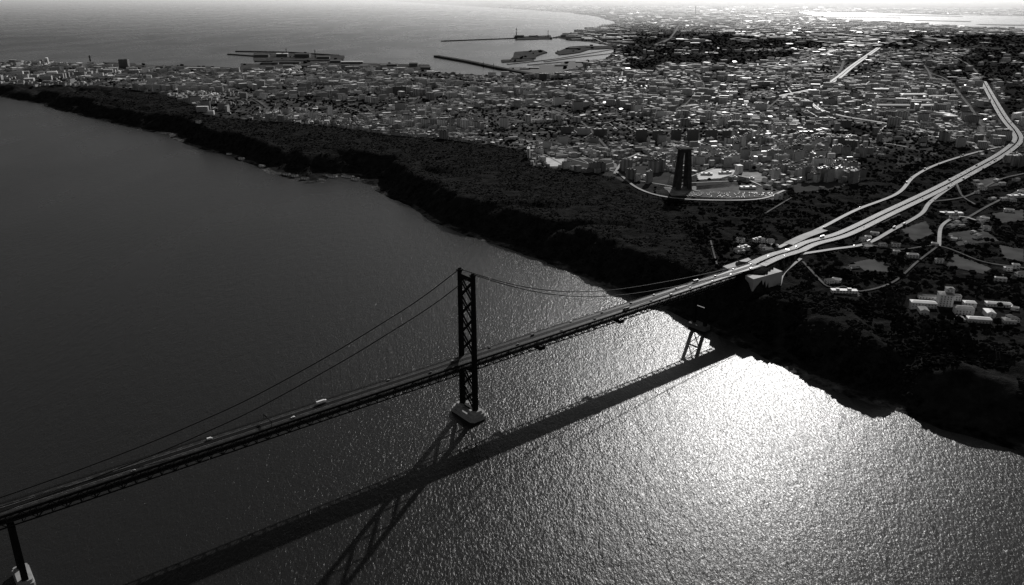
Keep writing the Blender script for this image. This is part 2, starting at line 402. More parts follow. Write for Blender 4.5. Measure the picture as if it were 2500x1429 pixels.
# ------------------------------------------------------------------ water
def watermat():
    m,nt,b=newmat('water',1.33)
    g=nt.nodes.new('ShaderNodeNewGeometry')
    mp=nt.nodes.new('ShaderNodeMapping'); mp.inputs['Rotation'].default_value=(0,0,math.radians(-28)); mp.inputs['Scale'].default_value=(1,.45,1)
    nt.links.new(g.outputs['Position'],mp.inputs['Vector'])
    def N(s,d,ro,di=0):
        n=nt.nodes.new('ShaderNodeTexNoise'); n.inputs['Scale'].default_value=s; n.inputs['Detail'].default_value=d
        n.inputs['Roughness'].default_value=ro; n.inputs['Distortion'].default_value=di
        nt.links.new(mp.outputs[0],n.inputs['Vector']); return n.outputs[0]
    a=N(.09,2,.5,.5); c=N(.40,3,.6,.9); big=N(.0022,4,.6,.5)
    hgt=math_(nt,'ADD',math_(nt,'MULTIPLY',a,.55),math_(nt,'MULTIPLY',c,.56))
    hgt=math_(nt,'MULTIPLY',hgt,math_(nt,'ADD',.55,math_(nt,'MULTIPLY',big,.9)))
    bp=nt.nodes.new('ShaderNodeBump'); bp.inputs['Distance'].default_value=1; bp.inputs['Strength'].default_value=1
    nt.links.new(hgt,bp.inputs['Height']); nt.links.new(bp.outputs[0],b.inputs['Normal'])
    b.inputs['Base Color'].default_value=(.016,.016,.016,1)
    nt.links.new(ramp(nt,big,[(.3,.25),(.7,.31)]),b.inputs['Roughness'])
    b.inputs['Specular IOR Level'].default_value=.11
    return m
mb=MB(); mb.add([(-95000,-4000,0),(95000,-4000,0),(95000,110000,0),(-95000,110000,0)],[(0,1,2,3)])
mb.obj('water',watermat(),kind='structure',label='rippled river and open sea reflecting the sun')
# ------------------------------------------------------------------ road ribbons
for r in roads:
    L=r['L']; T=np.gradient(L[:,:2],axis=0); T/=np.linalg.norm(T,axis=1)[:,None]+1e-9
    Nn=np.column_stack([-T[:,1],T[:,0]]); mb=MB(); n=len(L); up=.3+.0003*np.hypot(L[:,0],L[:,1])
    def rib(o0,o1,dz,mi):
        vs=[];
        for i in range(n):
            for o in (o0,o1): vs.append((L[i,0]+Nn[i,0]*o,L[i,1]+Nn[i,1]*o,L[i,2]+up[i]+dz))
        mb.add(vs,[(2*i+1,2*i,2*i+2,2*i+3) for i in range(n-1)],mi)
    hw=r['w']/2
    rib(-hw,hw,0,0)
    if r['mark']:
        for o in (-hw+1.2,-hw+4.8,-hw+8.4,-3.0,3.0,hw-8.4,hw-4.8,hw-1.2): rib(o-.15,o+.15,.05,1)
        rib(-2.5,2.5,.35,2)
        rib(-hw-2.5,-hw,.1,2); rib(hw,hw+2.5,.1,2)
    elif r['w']>14 and r['name']=='highway': rib(-1.8,1.8,.35,2)
    r['up']=up
    mb.obj(r['name'],[r['mat'],M_paint,M_leaf],kind='structure',label='sunlit '+r['name'].replace('_',' ')+' crossing the hillside')
# ------------------------------------------------------------------ bridge
bridge=mkobj('suspension_bridge',None,loc=(TX,TY,0),rz=BA,label='long dark steel suspension bridge crossing the river',category='bridge')
S0,S1=-760,600; HWD=10.6
mb=MB()
mb.box(((S0+S1)/2,0,ZD-.5),(S1-S0,2*HWD,1.0),mi=0)
deck=mb.obj('road_deck',[M_asph],bridge)
mb=MB()
for o in (-1.9,1.9): mb.box(((S0+S1)/2,o,ZD+.03),(S1-S0,3.4,.04))
mb.obj('grating_lane',M_grate,bridge)
mb=MB()
for o in (-9.6,-3.9,3.9,9.6): mb.box(((S0+S1)/2,o,ZD+.04),(S1-S0,.3,.05))
for k in range(int(S0),int(S1),12):
    for o in (-6.8,6.8): mb.box((k,o,ZD+.04),(5,.22,.05))
mb.obj('lane_marking',M_worn,bridge)
for side in (-1,1):
    y=side*11.4; zt,zb=ZD-1.2,ZD-12.2; st=12; mb=MB()
    mb.beam((S0,y,zt),(S1,y,zt),.9,1.1); mb.beam((S0,y,zb),(S1,y,zb),.9,1.1)
    k=S0;i=0
    while k<S1-1:
        mb.beam((k,y,zb),(k,y,zt),.5)
        a,b=((k,y,zb),(k+st,y,zt)) if i%2 else ((k,y,zt),(k+st,y,zb))
        mb.beam(a,b,.6); k+=st;i+=1
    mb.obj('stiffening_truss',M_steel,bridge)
    mb=MB(); y=side*11.0
    mb.beam((S0,y,ZD+1.2),(S1,y,ZD+1.2),.15); mb.beam((S0,y,ZD+.65),(S1,y,ZD+.65),.1)
    for k in range(S0,S1,4): mb.beam((k,y,ZD-.4),(k,y,ZD+1.2),.12)
    mb.box(((S0+S1)/2,side*10.3,ZD+.15),(S1-S0,1.2,.3))
    mb.obj('railing',M_steel,bridge)
mb=MB()
mb.box(((S0+S1)/2,0,ZD-11.6),(S1-S0,11.6,.5))
for k in range(S0,S1,12):
    mb.beam((k,-11.4,ZD-12.2),(k,11.4,ZD-12.2),.7,1.0); mb.beam((k,-11.4,ZD-1.8),(k,11.4,ZD-1.8),.6,1.4)
    mb.beam((k,-11.4,ZD-12.2),(k+12,11.4,ZD-12.2),.4)
for o in (-2.6,-1.2,1.2,2.6): mb.beam((S0,o,ZD-11.2),(S1,o,ZD-11.2),.2)
mb.obj('railway_deck',M_steel,bridge)
# tower
tower=mkobj('tower',None,bridge,label='tall braced steel bridge tower standing on a concrete pier')
ZT=190
def leg(y,zb,zt,w0,w1,l0,l1,par):
    mb=MB()
    def cr(w,l):
        a,b=w/2,l/2; c,d=a*.55,b*.6
        return [(-b,-c),(-d,-c),(-d,-a),(d,-a),(d,-c),(b,-c),(b,c),(d,c),(d,a),(-d,a),(-d,c),(-b,c)]
    lv=8; n=12
    vs=[]
    for i in range(lv+1):
        t=i/lv; z=zb+(zt-zb)*t
        for (x,yy) in cr(w0+(w1-w0)*t,l0+(l1-l0)*t): vs.append((x,y+yy,z))
    fs=[(i*n+k,i*n+(k+1)%n,(i+1)*n+(k+1)%n,(i+1)*n+k) for i in range(lv) for k in range(n)]
    fs+= [tuple(range(lv*n,lv*n+n)),tuple(range(n))[::-1]]
    mb.add(vs,fs)
    for i in range(1,16):
        z=zb+(zt-zb)*i/16; t=i/16; mb.box((0,y,z),((l0+(l1-l0)*t)+.3,(w0+(w1-w0)*t)+.3,.5))
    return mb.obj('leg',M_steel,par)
LY=13.6
for sgn in (-1,1):
    leg(sgn*LY,8,ZT,5.8,4.4,7.8,5.2,tower)
def xbrace(z0,z1,par,ly=LY,t=1.5,lx=0):
    mb=MB(); yy=ly-2
    for dx in (-1.6,1.6):
        mb.beam((dx,-yy,z0),(dx,yy,z1),t); mb.beam((dx,yy,z0),(dx,-yy,z1),t)
    mb.box((0,0,(z0+z1)/2),(4.4,2.6,2.6))
    return mb.obj('cross_brace',M_steel,par)
for z0,z1 in ((86,110),(110,134),(134,158),(158,182),(12,37),(37,62)): xbrace(z0+.8,z1-.8,tower)
for z,hh in ((185,6),(64,2.6),(10.5,2.5)):
    mb=MB(); mb.box((0,0,z),(4.2,2*LY-4.4,hh)); mb.obj('portal_strut',M_steel,tower)
for sgn in (-1,1):
    mb=MB(); mb.box((0,sgn*LY,ZT+1),(6.5,5.2,2)); mb.box((0,sgn*LY,ZT+3),(4.5,2.6,2),top=.6)
    mb.obj('cable_saddle',M_steel,tower)
mb=MB()
def octp(l,w,c): return [(-l+c,-w),(l-c,-w),(l,-w+c),(l,w-c),(l-c,w),(-l+c,w),(-l,w-c),(-l,-w+c)]
mb.prism(octp(13,24,4),-8,4.5); mb.prism(octp(11.4,22.2,3.6),4.5,8.0)
for sgn in (-1,1): mb.prism([(x,y+sgn*LY) for x,y in octp(7,6.5,1)],8,11.2,inset=.92)
cp=mb.obj('pier_base',[M_conc],tower,label='pale stepped concrete caisson')
# cables
def zl(s):
    a=-s; 
    pts=[(0,192),(60,165.5),(164,133),(230,116),(284,103.5),(367,92),(440,86),(510,83),(760,82)]
    return np.interp(a,[p[0] for p in pts],[p[1] for p in pts])
def zr(s):
    pts=[(0,192),(60,163),(120,139),(181,121),(240,108.5),(297,100),(360,93.5),(430,87),(510,81.5),(600,77)]
    return np.interp(s,[p[0] for p in pts],[p[1] for p in pts])
def smz(f,ss):
    v=np.array([f(q) for q in ss]); p=np.pad(v,3,mode='reflect',reflect_type='odd'); return np.convolve(p,np.ones(7)/7,'valid')
SL=np.linspace(0,-760,96); SR=np.linspace(0,600,76)
zlv=smz(zl,SL); zrv=smz(zr,SR)
for sgn in (-1,1):
    mb=MB()
    pts=[(s,sgn*(LY-1.2*min(1,abs(s)/200)),z) for s,z in zip(SL[::-1],zlv[::-1])]+[(s,sgn*(LY-1.2*min(1,abs(s)/200)),z) for s,z in zip(SR[1:],zrv[1:])]
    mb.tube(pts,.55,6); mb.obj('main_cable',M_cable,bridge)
    mb=MB(); 
    for s in list(range(-516,-10,12))+list(range(12,520,12)):
        z=np.interp(-s,-SL,zlv) if s<0 else np.interp(s,SR,zrv)
        if z-ZD>2.5:
            for dx in (-.25,.25): mb.beam((s+dx,sgn*12.1,ZD-1.0),(s+dx,sgn*12.4,z-.3),.035)
    mb.obj('hanger_cable',M_cable,bridge,kind='stuff')
# side piers
def sidepier(s,zb,base):
    e=mkobj('side_pier',None,bridge,loc=(s,0,0),label='braced steel pier under the deck')
    for sgn in (-1,1):
        mb=MB(); mb.box((0,sgn*11,(zb+ZD-13)/2),(5.5,4,ZD-13-zb),top=.85); mb.obj('leg',M_steel,e)
    for a,b in ((zb+2,(zb+ZD-13)/2-1),((zb+ZD-13)/2+1,ZD-15)):
        mb=MB(); mb.beam((0,-9.3,a),(0,9.3,b),1.1); mb.beam((0,9.3,a),(0,-9.3,b),1.1); mb.obj('cross_brace',M_steel,e)
    for z,sz_ in ((ZD-14,(5,26,2)),((zb+ZD-13)/2,(3,18,1.6))):
        mb=MB(); mb.box((0,0,z),sz_); mb.obj('portal_strut',M_steel,e)
    if base:
        mb=MB(); mb.prism(octp(7,16,1.5),-8,5); mb.prism(octp(6,14.5,1.2),5,8); mb.obj('pier_base',M_conc,e)
    else:
        mb=MB(); mb.prism(octp(9,17,3),-8,zb+.5); mb.obj('pier_base',M_cdark,e)
sidepier(-505,8,True); sidepier(458,6,False)
anch=mkobj('anchorage',None,bridge,loc=(600,0,0),label='pale concrete anchorage block on the shore')
for nm,poly,z0,z1,ins in (('main_block',[(-26,-17),(30,-17),(30,17),(-26,17)],20,ZD-12.7,.94),
   ('side_wing',[(-56,13),(14,13),(26,36),(-50,34)],20,ZD-2,.96),('side_wing',[(-52,-13),(22,-13),(16,-40),(-58,-34)],20,ZD-5,.96)):
    mb=MB(); mb.prism(poly,z0,z1,inset=ins); mb.obj(nm,M_conc if nm=='main_block' else M_pale,anch)
mb=MB(); mb.box((12,0,(ZD-13+ZD-1.05)/2),(26,20,11.9)); mb.obj('deck_support',M_conc,anch)
for s in (112,262):
    mb=MB(); mb.box((s,0,ZD-15),(8,25,1.2)); 
    for y in (-12.6,12.6): mb.box((s,y,ZD-13.9),(9,1.6,3.4))
    for y in (-11,-4,4,11): mb.beam((s-3,y,ZD-15),(s+3,y,ZD-12.5),.3)
    mb.obj('maintenance_gantry',M_steel,bridge)
def gantry(s):
    e=mkobj('sign_gantry',None,loc=(*BW(s),ZD),rz=BA,label='steel sign gantry spanning the bridge carriageway',category='sign gantry')
    mb=MB()
    for y in (-10,10): mb.beam((0,y,0),(0,y,7),.45)
    mb.beam((0,-10.2,7),(0,10.2,7),.4); mb.beam((0,-10.2,6),(0,10.2,6),.3)
    for k in range(-10,10,2): mb.beam((0,k,6),(0,k+2,7),.15)
    mb.obj('frame',M_steel,e)
    mb=MB(); mb.box((.5,5,6.4),(.3,6,2.2)); mb.obj('sign_panel',M_cdark,e)
gantry(-262)
# ------------------------------------------------------------------ monument
px=DS(1665,462); e=mkobj('monument_tower',None,loc=(px[0],px[1],px[2]-1),rz=.12,label='tall four-legged dark concrete monument tower with flat top slab',category='monument')
clear.append((px[0],px[1],75)); MX,MY=px[0],px[1]
HP=98
for sx_,sy_ in ((-1,-1),(1,-1),(1,1),(-1,1)):
    mb=MB(); lv=10; vs=[]
    for i in range(lv+1):
        t=i/lv; z=HP*t; o=14-5.0*t**.8; w=7.0-2.2*t
        g=w+ (max(0,t-.8)/.2)**2*3.2
        for dx,dy in ((-1,-1),(1,-1),(1,1),(-1,1)):
            cx=sx_*o; cy=sy_*o
            hx=w if dx*sx_>0 else g; hy=w if dy*sy_>0 else g
            vs.append((cx+dx*hx*.75,cy+dy*hy*.75,z))
    fs=[(i*4+k,i*4+(k+1)%4,(i+1)*4+(k+1)%4,(i+1)*4+k) for i in range(lv) for k in range(4)]+[(lv*4,lv*4+1,lv*4+2,lv*4+3)]
    mb.add(vs,fs); mb.obj('leg',M_mon,e)
mb=MB(); mb.box((0,0,HP+1.5),(33,33,3)); mb.box((0,0,HP+3.6),(26,26,1.2)); mb.box((0,0,HP-3),(23.5,23.5,6)); mb.obj('top_platform',M_mon,e)
mb=MB(); mb.box((0,0,1.5),(46,46,3),top=.95); mb.box((0,0,4),(38,38,2),top=.95); mb.obj('base_steps',M_cdark,e)
# ------------------------------------------------------------------ special buildings
def block(name,label,cat,px_,py_,w,d,h,rz,wall,roof,kind=0,group=None):
    p=DS(px_,py_); clear.append((p[0],p[1],max(w,d)*.6+6))
    e=mkobj(name,None,loc=(p[0],p[1],p[2]-2),rz=rz,label=label,category=cat)
    if group: e['group']=group
    mb=MB(); mb.box((0,0,h/2+1),(w,d,h+2)); mb.obj('wall',wall,e)
    mb=MB()
    if kind==0:
        mb.box((0,0,h+2.25),(w+.4,d+.4,.5))
        mb.box((w*.2,0,h+3.8),(min(6,w*.3),min(5,d*.5),2.6)); mb.box((-w*.25,0,h+3.4),(min(5,w*.2),min(4,d*.4),1.8))
    else:
        z=h+2; a,b=w/2+.4,d/2+.4; r=min(d*.22,4)
        mb.add([(-a,-b,z),(a,-b,z),(a,b,z),(-a,b,z),(-a+b*.6,0,z+r),(a-b*.6,0,z+r)],[(0,1,5,4),(2,3,4,5),(1,2,5),(3,0,4)])
    mb.obj('roof',roof,e)
    return e
L1='long high-rise apartment slab with rows of windows'
for (x,y,w,h,t) in [(1565,345,34,38,.3),(1605,345,32,34,.3),(1650,344,30,36,.25),(1690,346,34,40,.2),(1735,346,36,38,.2),(1775,344,30,34,.2),(1815,344,30,36,.15),
                    (1925,338,40,28,.1),(1965,344,44,30,.05),(2005,352,44,32,-.1),(2045,362,44,34,-.2),(2075,372,36,36,-.4),
                    (1385,325,44,22,.2),(1425,328,44,22,.1),(1465,332,44,24,.1),(1905,300,50,24,.2),(1960,302,50,24,.1),(2015,305,50,26,0),(2060,312,46,26,-.2)]:
    block('apartment_block',L1,'apartment block',x,y,w,14,h,t,M_darkw if random.random()<.75 else M_wallO,M_roofO,group='high-rise slabs on the plateau')
for (x,y,w,d,h,t,lab,wm) in [(808,290,16,14,48,.3,'slim pale high-rise tower block catching the sun',M_white),(975,232,70,16,38,.1,'wide dark high-rise slab above low houses',M_darkw),
      (632,215,60,18,32,.2,'broad mid-rise block above the rooftops',M_wallO),(765,292,40,16,28,-.5,'angular pale apartment building',M_wallO),(1325,198,40,30,42,.2,'dark square high-rise by the harbour',M_darkw),
      (305,168,60,40,62,.1,'dark solitary tower on the waterfront',M_darkw),(1045,275,36,16,26,.9,'pale apartment block on a street corner',M_white),(700,280,30,16,22,-.3,'mid-rise apartment block with flat roof',M_wallO)]:
    block('apartment_block',lab,'apartment block',x,y,w,d,h,t,wm,M_roofO)
for (x,y,w,d,h,t) in [(1825,462,38,14,6,.1),(1806,388,28,18,7,.1),(1738,396,36,10,7,.15),(2322,524,46,12,5,-.1),(1815,612,22,12,7,.5),(1770,425,34,10,5,.2),(1725,428,30,12,5,-.1),(1850,590,20,9,6,.4),(2060,714,40,10,5,-.1),(2480,482,40,14,6,.2),(1830,440,24,8,5,.2),(1790,436,20,8,4,-.2),(1755,408,22,8,5,.3),(1850,406,24,9,5,.1)]:
    block('low_hall','low flat hall with bright white roof','building',x,y,w,d,h,t,M_white,M_broof)
for (x,y,w,d,h) in [(2110,240,150,50,9),(2180,262,150,40,9),(2230,235,120,40,9),(2160,222,110,40,9),(2270,262,130,36,9),(2250,215,110,40,9),(2310,285,36,110,9),(2120,268,90,30,9),(2190,248,110,24,9),(2290,240,80,30,9),(2090,255,60,30,9),(1800,85,180,40,10),(1690,108,150,40,10),(1780,78,150,30,10),(1960,168,60,60,22),(2200,275,120,26,9),(2250,250,90,26,9)]:
    block('warehouse','large industrial hall with pale metal roof','warehouse',x,y,w,d,h,.05+random.uniform(-.1,.1),M_wallO,M_broof if random.random()<.6 else M_roofO,1,group='industrial halls')
for (x,y,w,d,h) in [(812,434,34,10,7),(850,434,40,12,8),(868,440,24,10,7),(700,428,26,9,5),(745,438,24,9,5),(640,408,20,8,5),(590,390,24,8,5),(485,300,20,10,9),(720,432,22,9,5),(560,378,18,8,5)]:
    block('waterside_shed','small waterside building at the cliff foot','building',x,y,w,d,h,-.55,M_white,M_roofO,1,group='waterside buildings at the cliff foot')
rs=random.Random(5)
for (x0,y0,x1,y1,nn) in [(2310,532,2430,600,16),(2380,430,2500,520,14),(2120,600,2300,650,7),(2420,640,2495,700,6),(1800,590,1900,625,10),(2010,640,2110,720,4),(2100,560,2250,600,4),(2440,730,2490,800,3)]:
    for _ in range(nn):
        block('hillside_house','small pale house on the wooded hillside','house',rs.uniform(x0,x1),rs.uniform(y0,y1),rs.uniform(9,20),rs.uniform(7,11),rs.uniform(4,8),rs.uniform(-.7,.7),M_white,M_mroof if rs.random()<.6 else M_broof,1,group='hillside houses')
# convent
p=DS(2310,752); cv=mkobj('convent',None,loc=(p[0],p[1],p[2]-1),rz=-.2,label='pale historic convent with square block tower and scattered wings',category='convent'); clear.append((p[0]+14,p[1]-5,74))
for (x,y,w,d,h,nm) in [(-34,-2,36,13,9,'wing'),(-40,-28,12,20,7,'wing'),(18,-20,26,13,11,'wing'),(0,12,20,17,20,'tower'),(6,18,11,11,27,'tower'),(30,-52,32,12,7,'wing'),(52,-24,12,20,9,'wing'),(80,24,36,11,6,'outbuilding'),(4,-48,14,16,4,'terrace'),(36,14,17,12,8,'outbuilding'),(-18,38,26,8,6,'outbuilding'),(72,-46,16,14,6,'outbuilding'),(24,40,14,9,9,'wing')]:
    mb=MB(); mb.box((x,y,h/2-2),(w,d,h+4),mi=0); a,b=w/2+.5,d/2+.5; z=h; 
    r=1.6
    if w>d: mb.add([(x-a,y-b,z),(x+a,y-b,z),(x+a,y+b,z),(x-a,y+b,z),(x-a+b*.6,y,z+r),(x+a-b*.6,y,z+r)],[(0,1,5,4),(2,3,4,5),(1,2,5),(3,0,4)],1)
    else: mb.add([(x-a,y-b,z),(x+a,y-b,z),(x+a,y+b,z),(x-a,y+b,z),(x,y-b+a*.6,z+r),(x,y+b-a*.6,z+r)],[(3,0,4,5),(1,2,5,4),(0,1,4),(2,3,5)],1)
    for k in range(int(w/4.5)):
        for zz in np.arange(2.5,h-1.5,3.6): mb.box((x-w/2+2.5+k*4.5,y-d/2-.02,zz),(1.4,.12,1.9),mi=2)
    mb.obj(nm,[M_conv,M_broof if x in(80,-34,52,30,36) else M_mroof,M_glass],cv)
# far chimney
p=DS(1697,42); ch=mkobj('chimney_stack',None,loc=(p[0],p[1],p[2]-2),label='tall thin industrial chimney on distant plain',category='chimney')
mb=MB(); mb.tube([(0,0,0),(0,0,110),(0,0,215)],[13,10,8],12); mb.obj('shaft',M_darkw,ch)
mb=MB(); mb.tube([(0,0,211),(0,0,217)],[9.5,9.5],12); mb.obj('rim',M_cdark,ch)
# ------------------------------------------------------------------ harbour
def strip(name,pts,w,h,mat,label,cat=None):
    P=[np.array(G(*q)) for q in pts]; mb=MB(); n=len(P); L=[];Rr=[]
    for i in range(n):
        t=P[min(i+1,n-1)]-P[max(i-1,0)]; t=t/np.linalg.norm(t); nn=np.array([-t[1],t[0]])*w/2
        L.append(P[i]+nn);Rr.append(P[i]-nn)
    vs=[]
    for a,b in zip(L,Rr): vs+=[(a[0],a[1],-4),(a[0],a[1],h),(b[0],b[1],h),(b[0],b[1],-4)]
    fs=[]
    for i in range(n-1):
        a=4*i;b=a+4
        fs+=[(a,b,b+1,a+1),(a+1,b+1,b+2,a+2),(a+2,b+2,b+3,a+3)]
    fs+=[(0,1,2,3),(4*n-1,4*n-2,4*n-3,4*n-4)]
    mb.add(vs,fs); o=mb.obj(name,mat,label=label)
    if cat: o['category']=cat
    else: o['kind']='structure'
    return o
BWL='low rock breakwater wall reaching into the sea'
strip('breakwater',[(1078,102),(1180,98),(1290,94),(1360,94)],34,8,M_rock,BWL,'breakwater')
strip('breakwater',[(1065,140),(1140,153),(1220,170),(1350,196)],46,14,M_rock,BWL,'breakwater')
strip('breakwater',[(558,134),(640,140),(740,146)],26,8,M_rock,BWL,'breakwater')
strip('breakwater',[(576,127),(700,129),(826,137)],26,8,M_rock,BWL,'breakwater')
for q in ([(1495,122),(1440,131),(1350,146),(1240,158)],[(1490,132),(1400,142),(1330,152)],[(1470,148),(1380,152),(1290,160)]):
    strip('jetty',q,22,5,M_conc,'pale straight harbour jetty joined to the shore','jetty')
QP=[]
def quay(pts,h,mat,label='flat dockyard quay',jit=.7,keep=True,nm='quay'):
    P=[]
    for i in range(len(pts)):
        a,b=pts[i],pts[(i+1)%len(pts)]
        for k in range(3):
            t=k/3; P.append(G(a[0]+(b[0]-a[0])*t+random.uniform(-2,2),a[1]+(b[1]-a[1])*t+random.uniform(-jit,jit)*.6))
    mb=MB(); mb.prism(P,-4,h); mb.obj(nm,mat,kind='structure',label=label)
    if keep: QP.append((np.array(P),h))
quay([(618,132),(760,134),(760,137),(840,138),(838,149),(620,152)],6,M_rock)
quay([(585,168),(588,158),(700,160),(702,152),(860,153),(862,157),(1050,161),(1055,184),(600,182)],6.5,M_rock)
quay([(250,155),(330,157),(332,161),(440,163),(600,169),(600,184),(330,176)],6.2,M_rock)
quay([(1248,146),(1258,130),(1320,124),(1335,130),(1310,138),(1305,146)],8,M_rock)
quay([(1222,148),(1300,146),(1302,151),(1225,154)],5.4,M_rock)
quay([(1355,130),(1390,116),(1430,114),(1500,114),(1498,120),(1440,122),(1415,130),(1365,136)],6,M_rock)
quay([(1240,174),(1242,166),(1300,166),(1302,162),(1370,160),(1372,154),(1440,150),(1480,145),(1480,152),(1400,170),(1330,186),(1270,190)],5,M_cdark)
quay([(1255,92),(1345,88),(1350,97),(1260,99)],6.4,M_rock)
for q in ([(2040,43),(2200,44),(2200,46),(2040,45)],[(2230,50),(2370,53),(2370,55),(2240,52)],[(2120,37),(2350,40),(2350,41.5),(2120,38.5)],[(2380,60),(2500,62),(2500,64),(2400,62)]):
    quay(q,3,M_rock,'low dark sandbar in the lagoon',jit=.4,keep=False,nm='sandbar')
for (x,y,w,d,h) in [(640,142,120,50,22),(690,141,90,50,26),(740,143,120,60,30),(790,146,100,50,18),(860,158,160,50,16),(700,158,200,50,14),(950,164,120,50,14),(1268,94,110,40,26),(1300,92,80,30,14),(1010,165,60,40,24),(820,156,80,40,18),(660,160,120,40,14),(900,168,120,40,14),(760,166,140,40,12),(1300,170,90,30,8),(1370,164,90,30,8),(1420,155,90,30,8),(380,168,120,40,12),(480,172,120,40,12),(1040,172,70,40,16),(1400,122,90,40,12),(1440,118,70,30,10),(1280,172,60,30,8),(560,176,90,40,12),(980,174,90,40,14)]:
    q=G(x,y); e=mkobj('dockyard_shed',None,loc=(q[0],q[1],4),rz=random.uniform(-.1,.1),label='dark dockyard shed on the quay',category='shed',group='dockyard sheds')
    mb=MB(); mb.box((0,0,h/2),(w,d,h)); mb.obj('wall',M_darkw,e)
    mb=MB(); a,b=w/2+1,d/2+1; mb.add([(-a,-b,h),(a,-b,h),(a,b,h),(-a,b,h),(-a,0,h+5),(a,0,h+5)],[(0,1,5,4),(2,3,4,5),(1,2,5),(3,0,4)]); mb.obj('roof',M_roofO,e)
for (x,y,h,w) in [(1261,93,110,7),(1338,94,90,5),(222,160,70,9),(1180,166,40,3),(1205,170,40,3),(700,140,70,5),(770,144,70,5)]:
    q=G(x,y); e=mkobj('harbour_mast',None,loc=(q[0],q[1],0),label='slender dark mast on the harbour wall',category='mast',group='masts around the harbour')
    mb=MB(); mb.tube([(0,0,-2),(0,0,h*.5),(0,0,h)],[w,w*.6,w*.35],8); mb.obj('pole',M_steel,e)
    mb=MB(); mb.tube([(0,0,h*.82),(0,0,h*.86)],[w*1.5,w*1.5],8); mb.obj('platform',M_steel,e)
# ------------------------------------------------------------------ city
def clr(x,y):
    m=np.ones(x.shape,bool)
    for a,b,c in clear: m&=np.hypot(x-a,y-b)>c
    return m
bl=[]; streets=MB()
for (r0,r1,c,ds) in ((1250,3300,18,240),(3300,5200,25,360),(5200,8500,42,620),(8500,17000,95,1500),(17000,30000,200,3000)):
    ns=int((r1*r1-r0*r0)*.62/(ds*ds)); th=rng.uniform(-.62,.62,ns); rad=np.sqrt(rng.uniform(r0*r0,r1*r1,ns))
    sx,sy=rad*np.sin(th),rad*np.cos(th); sa=rng.uniform(-.9,.9,ns)
    for i in range(ns):
        n=int(ds*1.1/c); gx,gy=np.meshgrid(np.arange(-n,n+1),np.arange(-n,n+1)); gx=gx.ravel();gy=gy.ravel()
        keep=(gx%6!=0)
        gx=gx[keep];gy=gy[keep]
        lx=gx*c*.95+rng.uniform(-.1,.1,gx.shape)*c; ly=gy*c*1.25+rng.uniform(-.1,.1,gx.shape)*c
        x=sx[i]+lx*math.cos(sa[i])-ly*math.sin(sa[i]); y=sy[i]+lx*math.sin(sa[i])+ly*math.cos(sa[i])
        dd=(x[:,None]-sx[None])**2+(y[:,None]-sy[None])**2
        m=(dd.argmin(1)==i)&(np.hypot(x,y)>=r0)&(np.hypot(x,y)<r1)
        x,y=x[m],y[m]
        if len(x): bl.append(np.column_stack([x,y,np.full(len(x),sa[i]),np.full(len(x),c)]))
        for k in range(3):
            o=(rng.integers(-n//6,n//6+1)*6)*c*.95; hl=ds*rng.uniform(.3,.7); npt=16
            t=np.linspace(-hl,hl,npt); ca,s_=math.cos(sa[i]),math.sin(sa[i])
            x=sx[i]+o*ca-t*s_; y=sy[i]+o*s_+t*ca
            if k==1: x=sx[i]+t*ca-o*s_; y=sy[i]+t*s_+o*ca
            ok=~inside(x,y,FOREST)&inside(x,y,LAND)&~inside(x,y,LAG)&~inwood(x,y)
            if not ok.all(): continue
            zz=surf(x,y)+1.0+.0002*np.hypot(x,y); wd=c*.11; nx,ny=(ca,s_) if k!=1 else (-s_,ca)
            vs=[]
            for a,b,z in zip(x,y,zz): vs+=[(a-nx*wd,b-ny*wd,z),(a+nx*wd,b+ny*wd,z)]
            streets.add(vs,[(2*j,2*j+1,2*j+3,2*j+2) for j in range(npt-1)])
streets.obj('streets',M_street,kind='structure',label='network of paved city streets')
Bd=np.vstack(bl); x,y=Bd[:,0],Bd[:,1]
ok=inside(x,y,LAND)&~inside(x,y,FOREST)&~inside(x,y,LAG)&clr(x,y)&~inpatch(x,y)
ok&=~(inwood(x,y)&(rng.uniform(0,1,x.shape)>.04))
dens=fbm(x/420,y/420,33,3)
ok&=(rng.uniform(0,1,x.shape)<np.clip((dens-.28)*6.0,0.08,.95))
ok&=~((np.hypot(x-MX-60,y-MY-20)<170)&(rng.uniform(0,1,x.shape)>.12))
Bd=Bd[ok]; x,y=Bd[:,0],Bd[:,1]
ok=(roaddist(x,y)>Bd[:,3]*.7)&(segd(x,y,far)>30)&(segd(x,y,near)>60); Bd=Bd[ok]
n=len(Bd); x,y,a,c=Bd.T
w=c*rng.uniform(.5,.98,n); d=c*rng.uniform(.35,.8,n)
tall=fbm(x/300,y/300,44,2)
h=rng.uniform(5,12,n)+np.where(rng.uniform(0,1,n)<np.clip((tall-.40)*2.2,0.015,.6),rng.uniform(6,26,n),0)
big=(rng.uniform(0,1,n)<.10)
w=np.where((h>18)|big,np.minimum(w*2.0,np.maximum(48,c*1.3)),w); a=np.where(rng.uniform(0,1,n)<.25,a+math.pi/2,a)
z=surf(x,y)-2
rh=np.where((h<16)&(rng.uniform(0,1,n)<.6),np.minimum(d*.22,5),.25)
score=h*w/(np.hypot(x,y)**2); order=np.argsort(-score); ind=order[:270]; rest=order[270:]
print('buildings',n)
def bverts(x,y,z,a,w,d,h,rh):
    n=len(x); lx=np.stack([-w,w,w,-w,-w,w,w,-w,-w*.8,w*.8],1)/2; ly=np.stack([-d,-d,d,d,-d,-d,d,d,0*d,0*d],1)/2
    lz=np.stack([0*h]*4+[h]*4+[h+rh]*2,1)
    ca,sa=np.cos(a)[:,None],np.sin(a)[:,None]
    return np.stack([x[:,None]+lx*ca-ly*sa,y[:,None]+lx*sa+ly*ca,z[:,None]+lz],-1).reshape(-1,3)
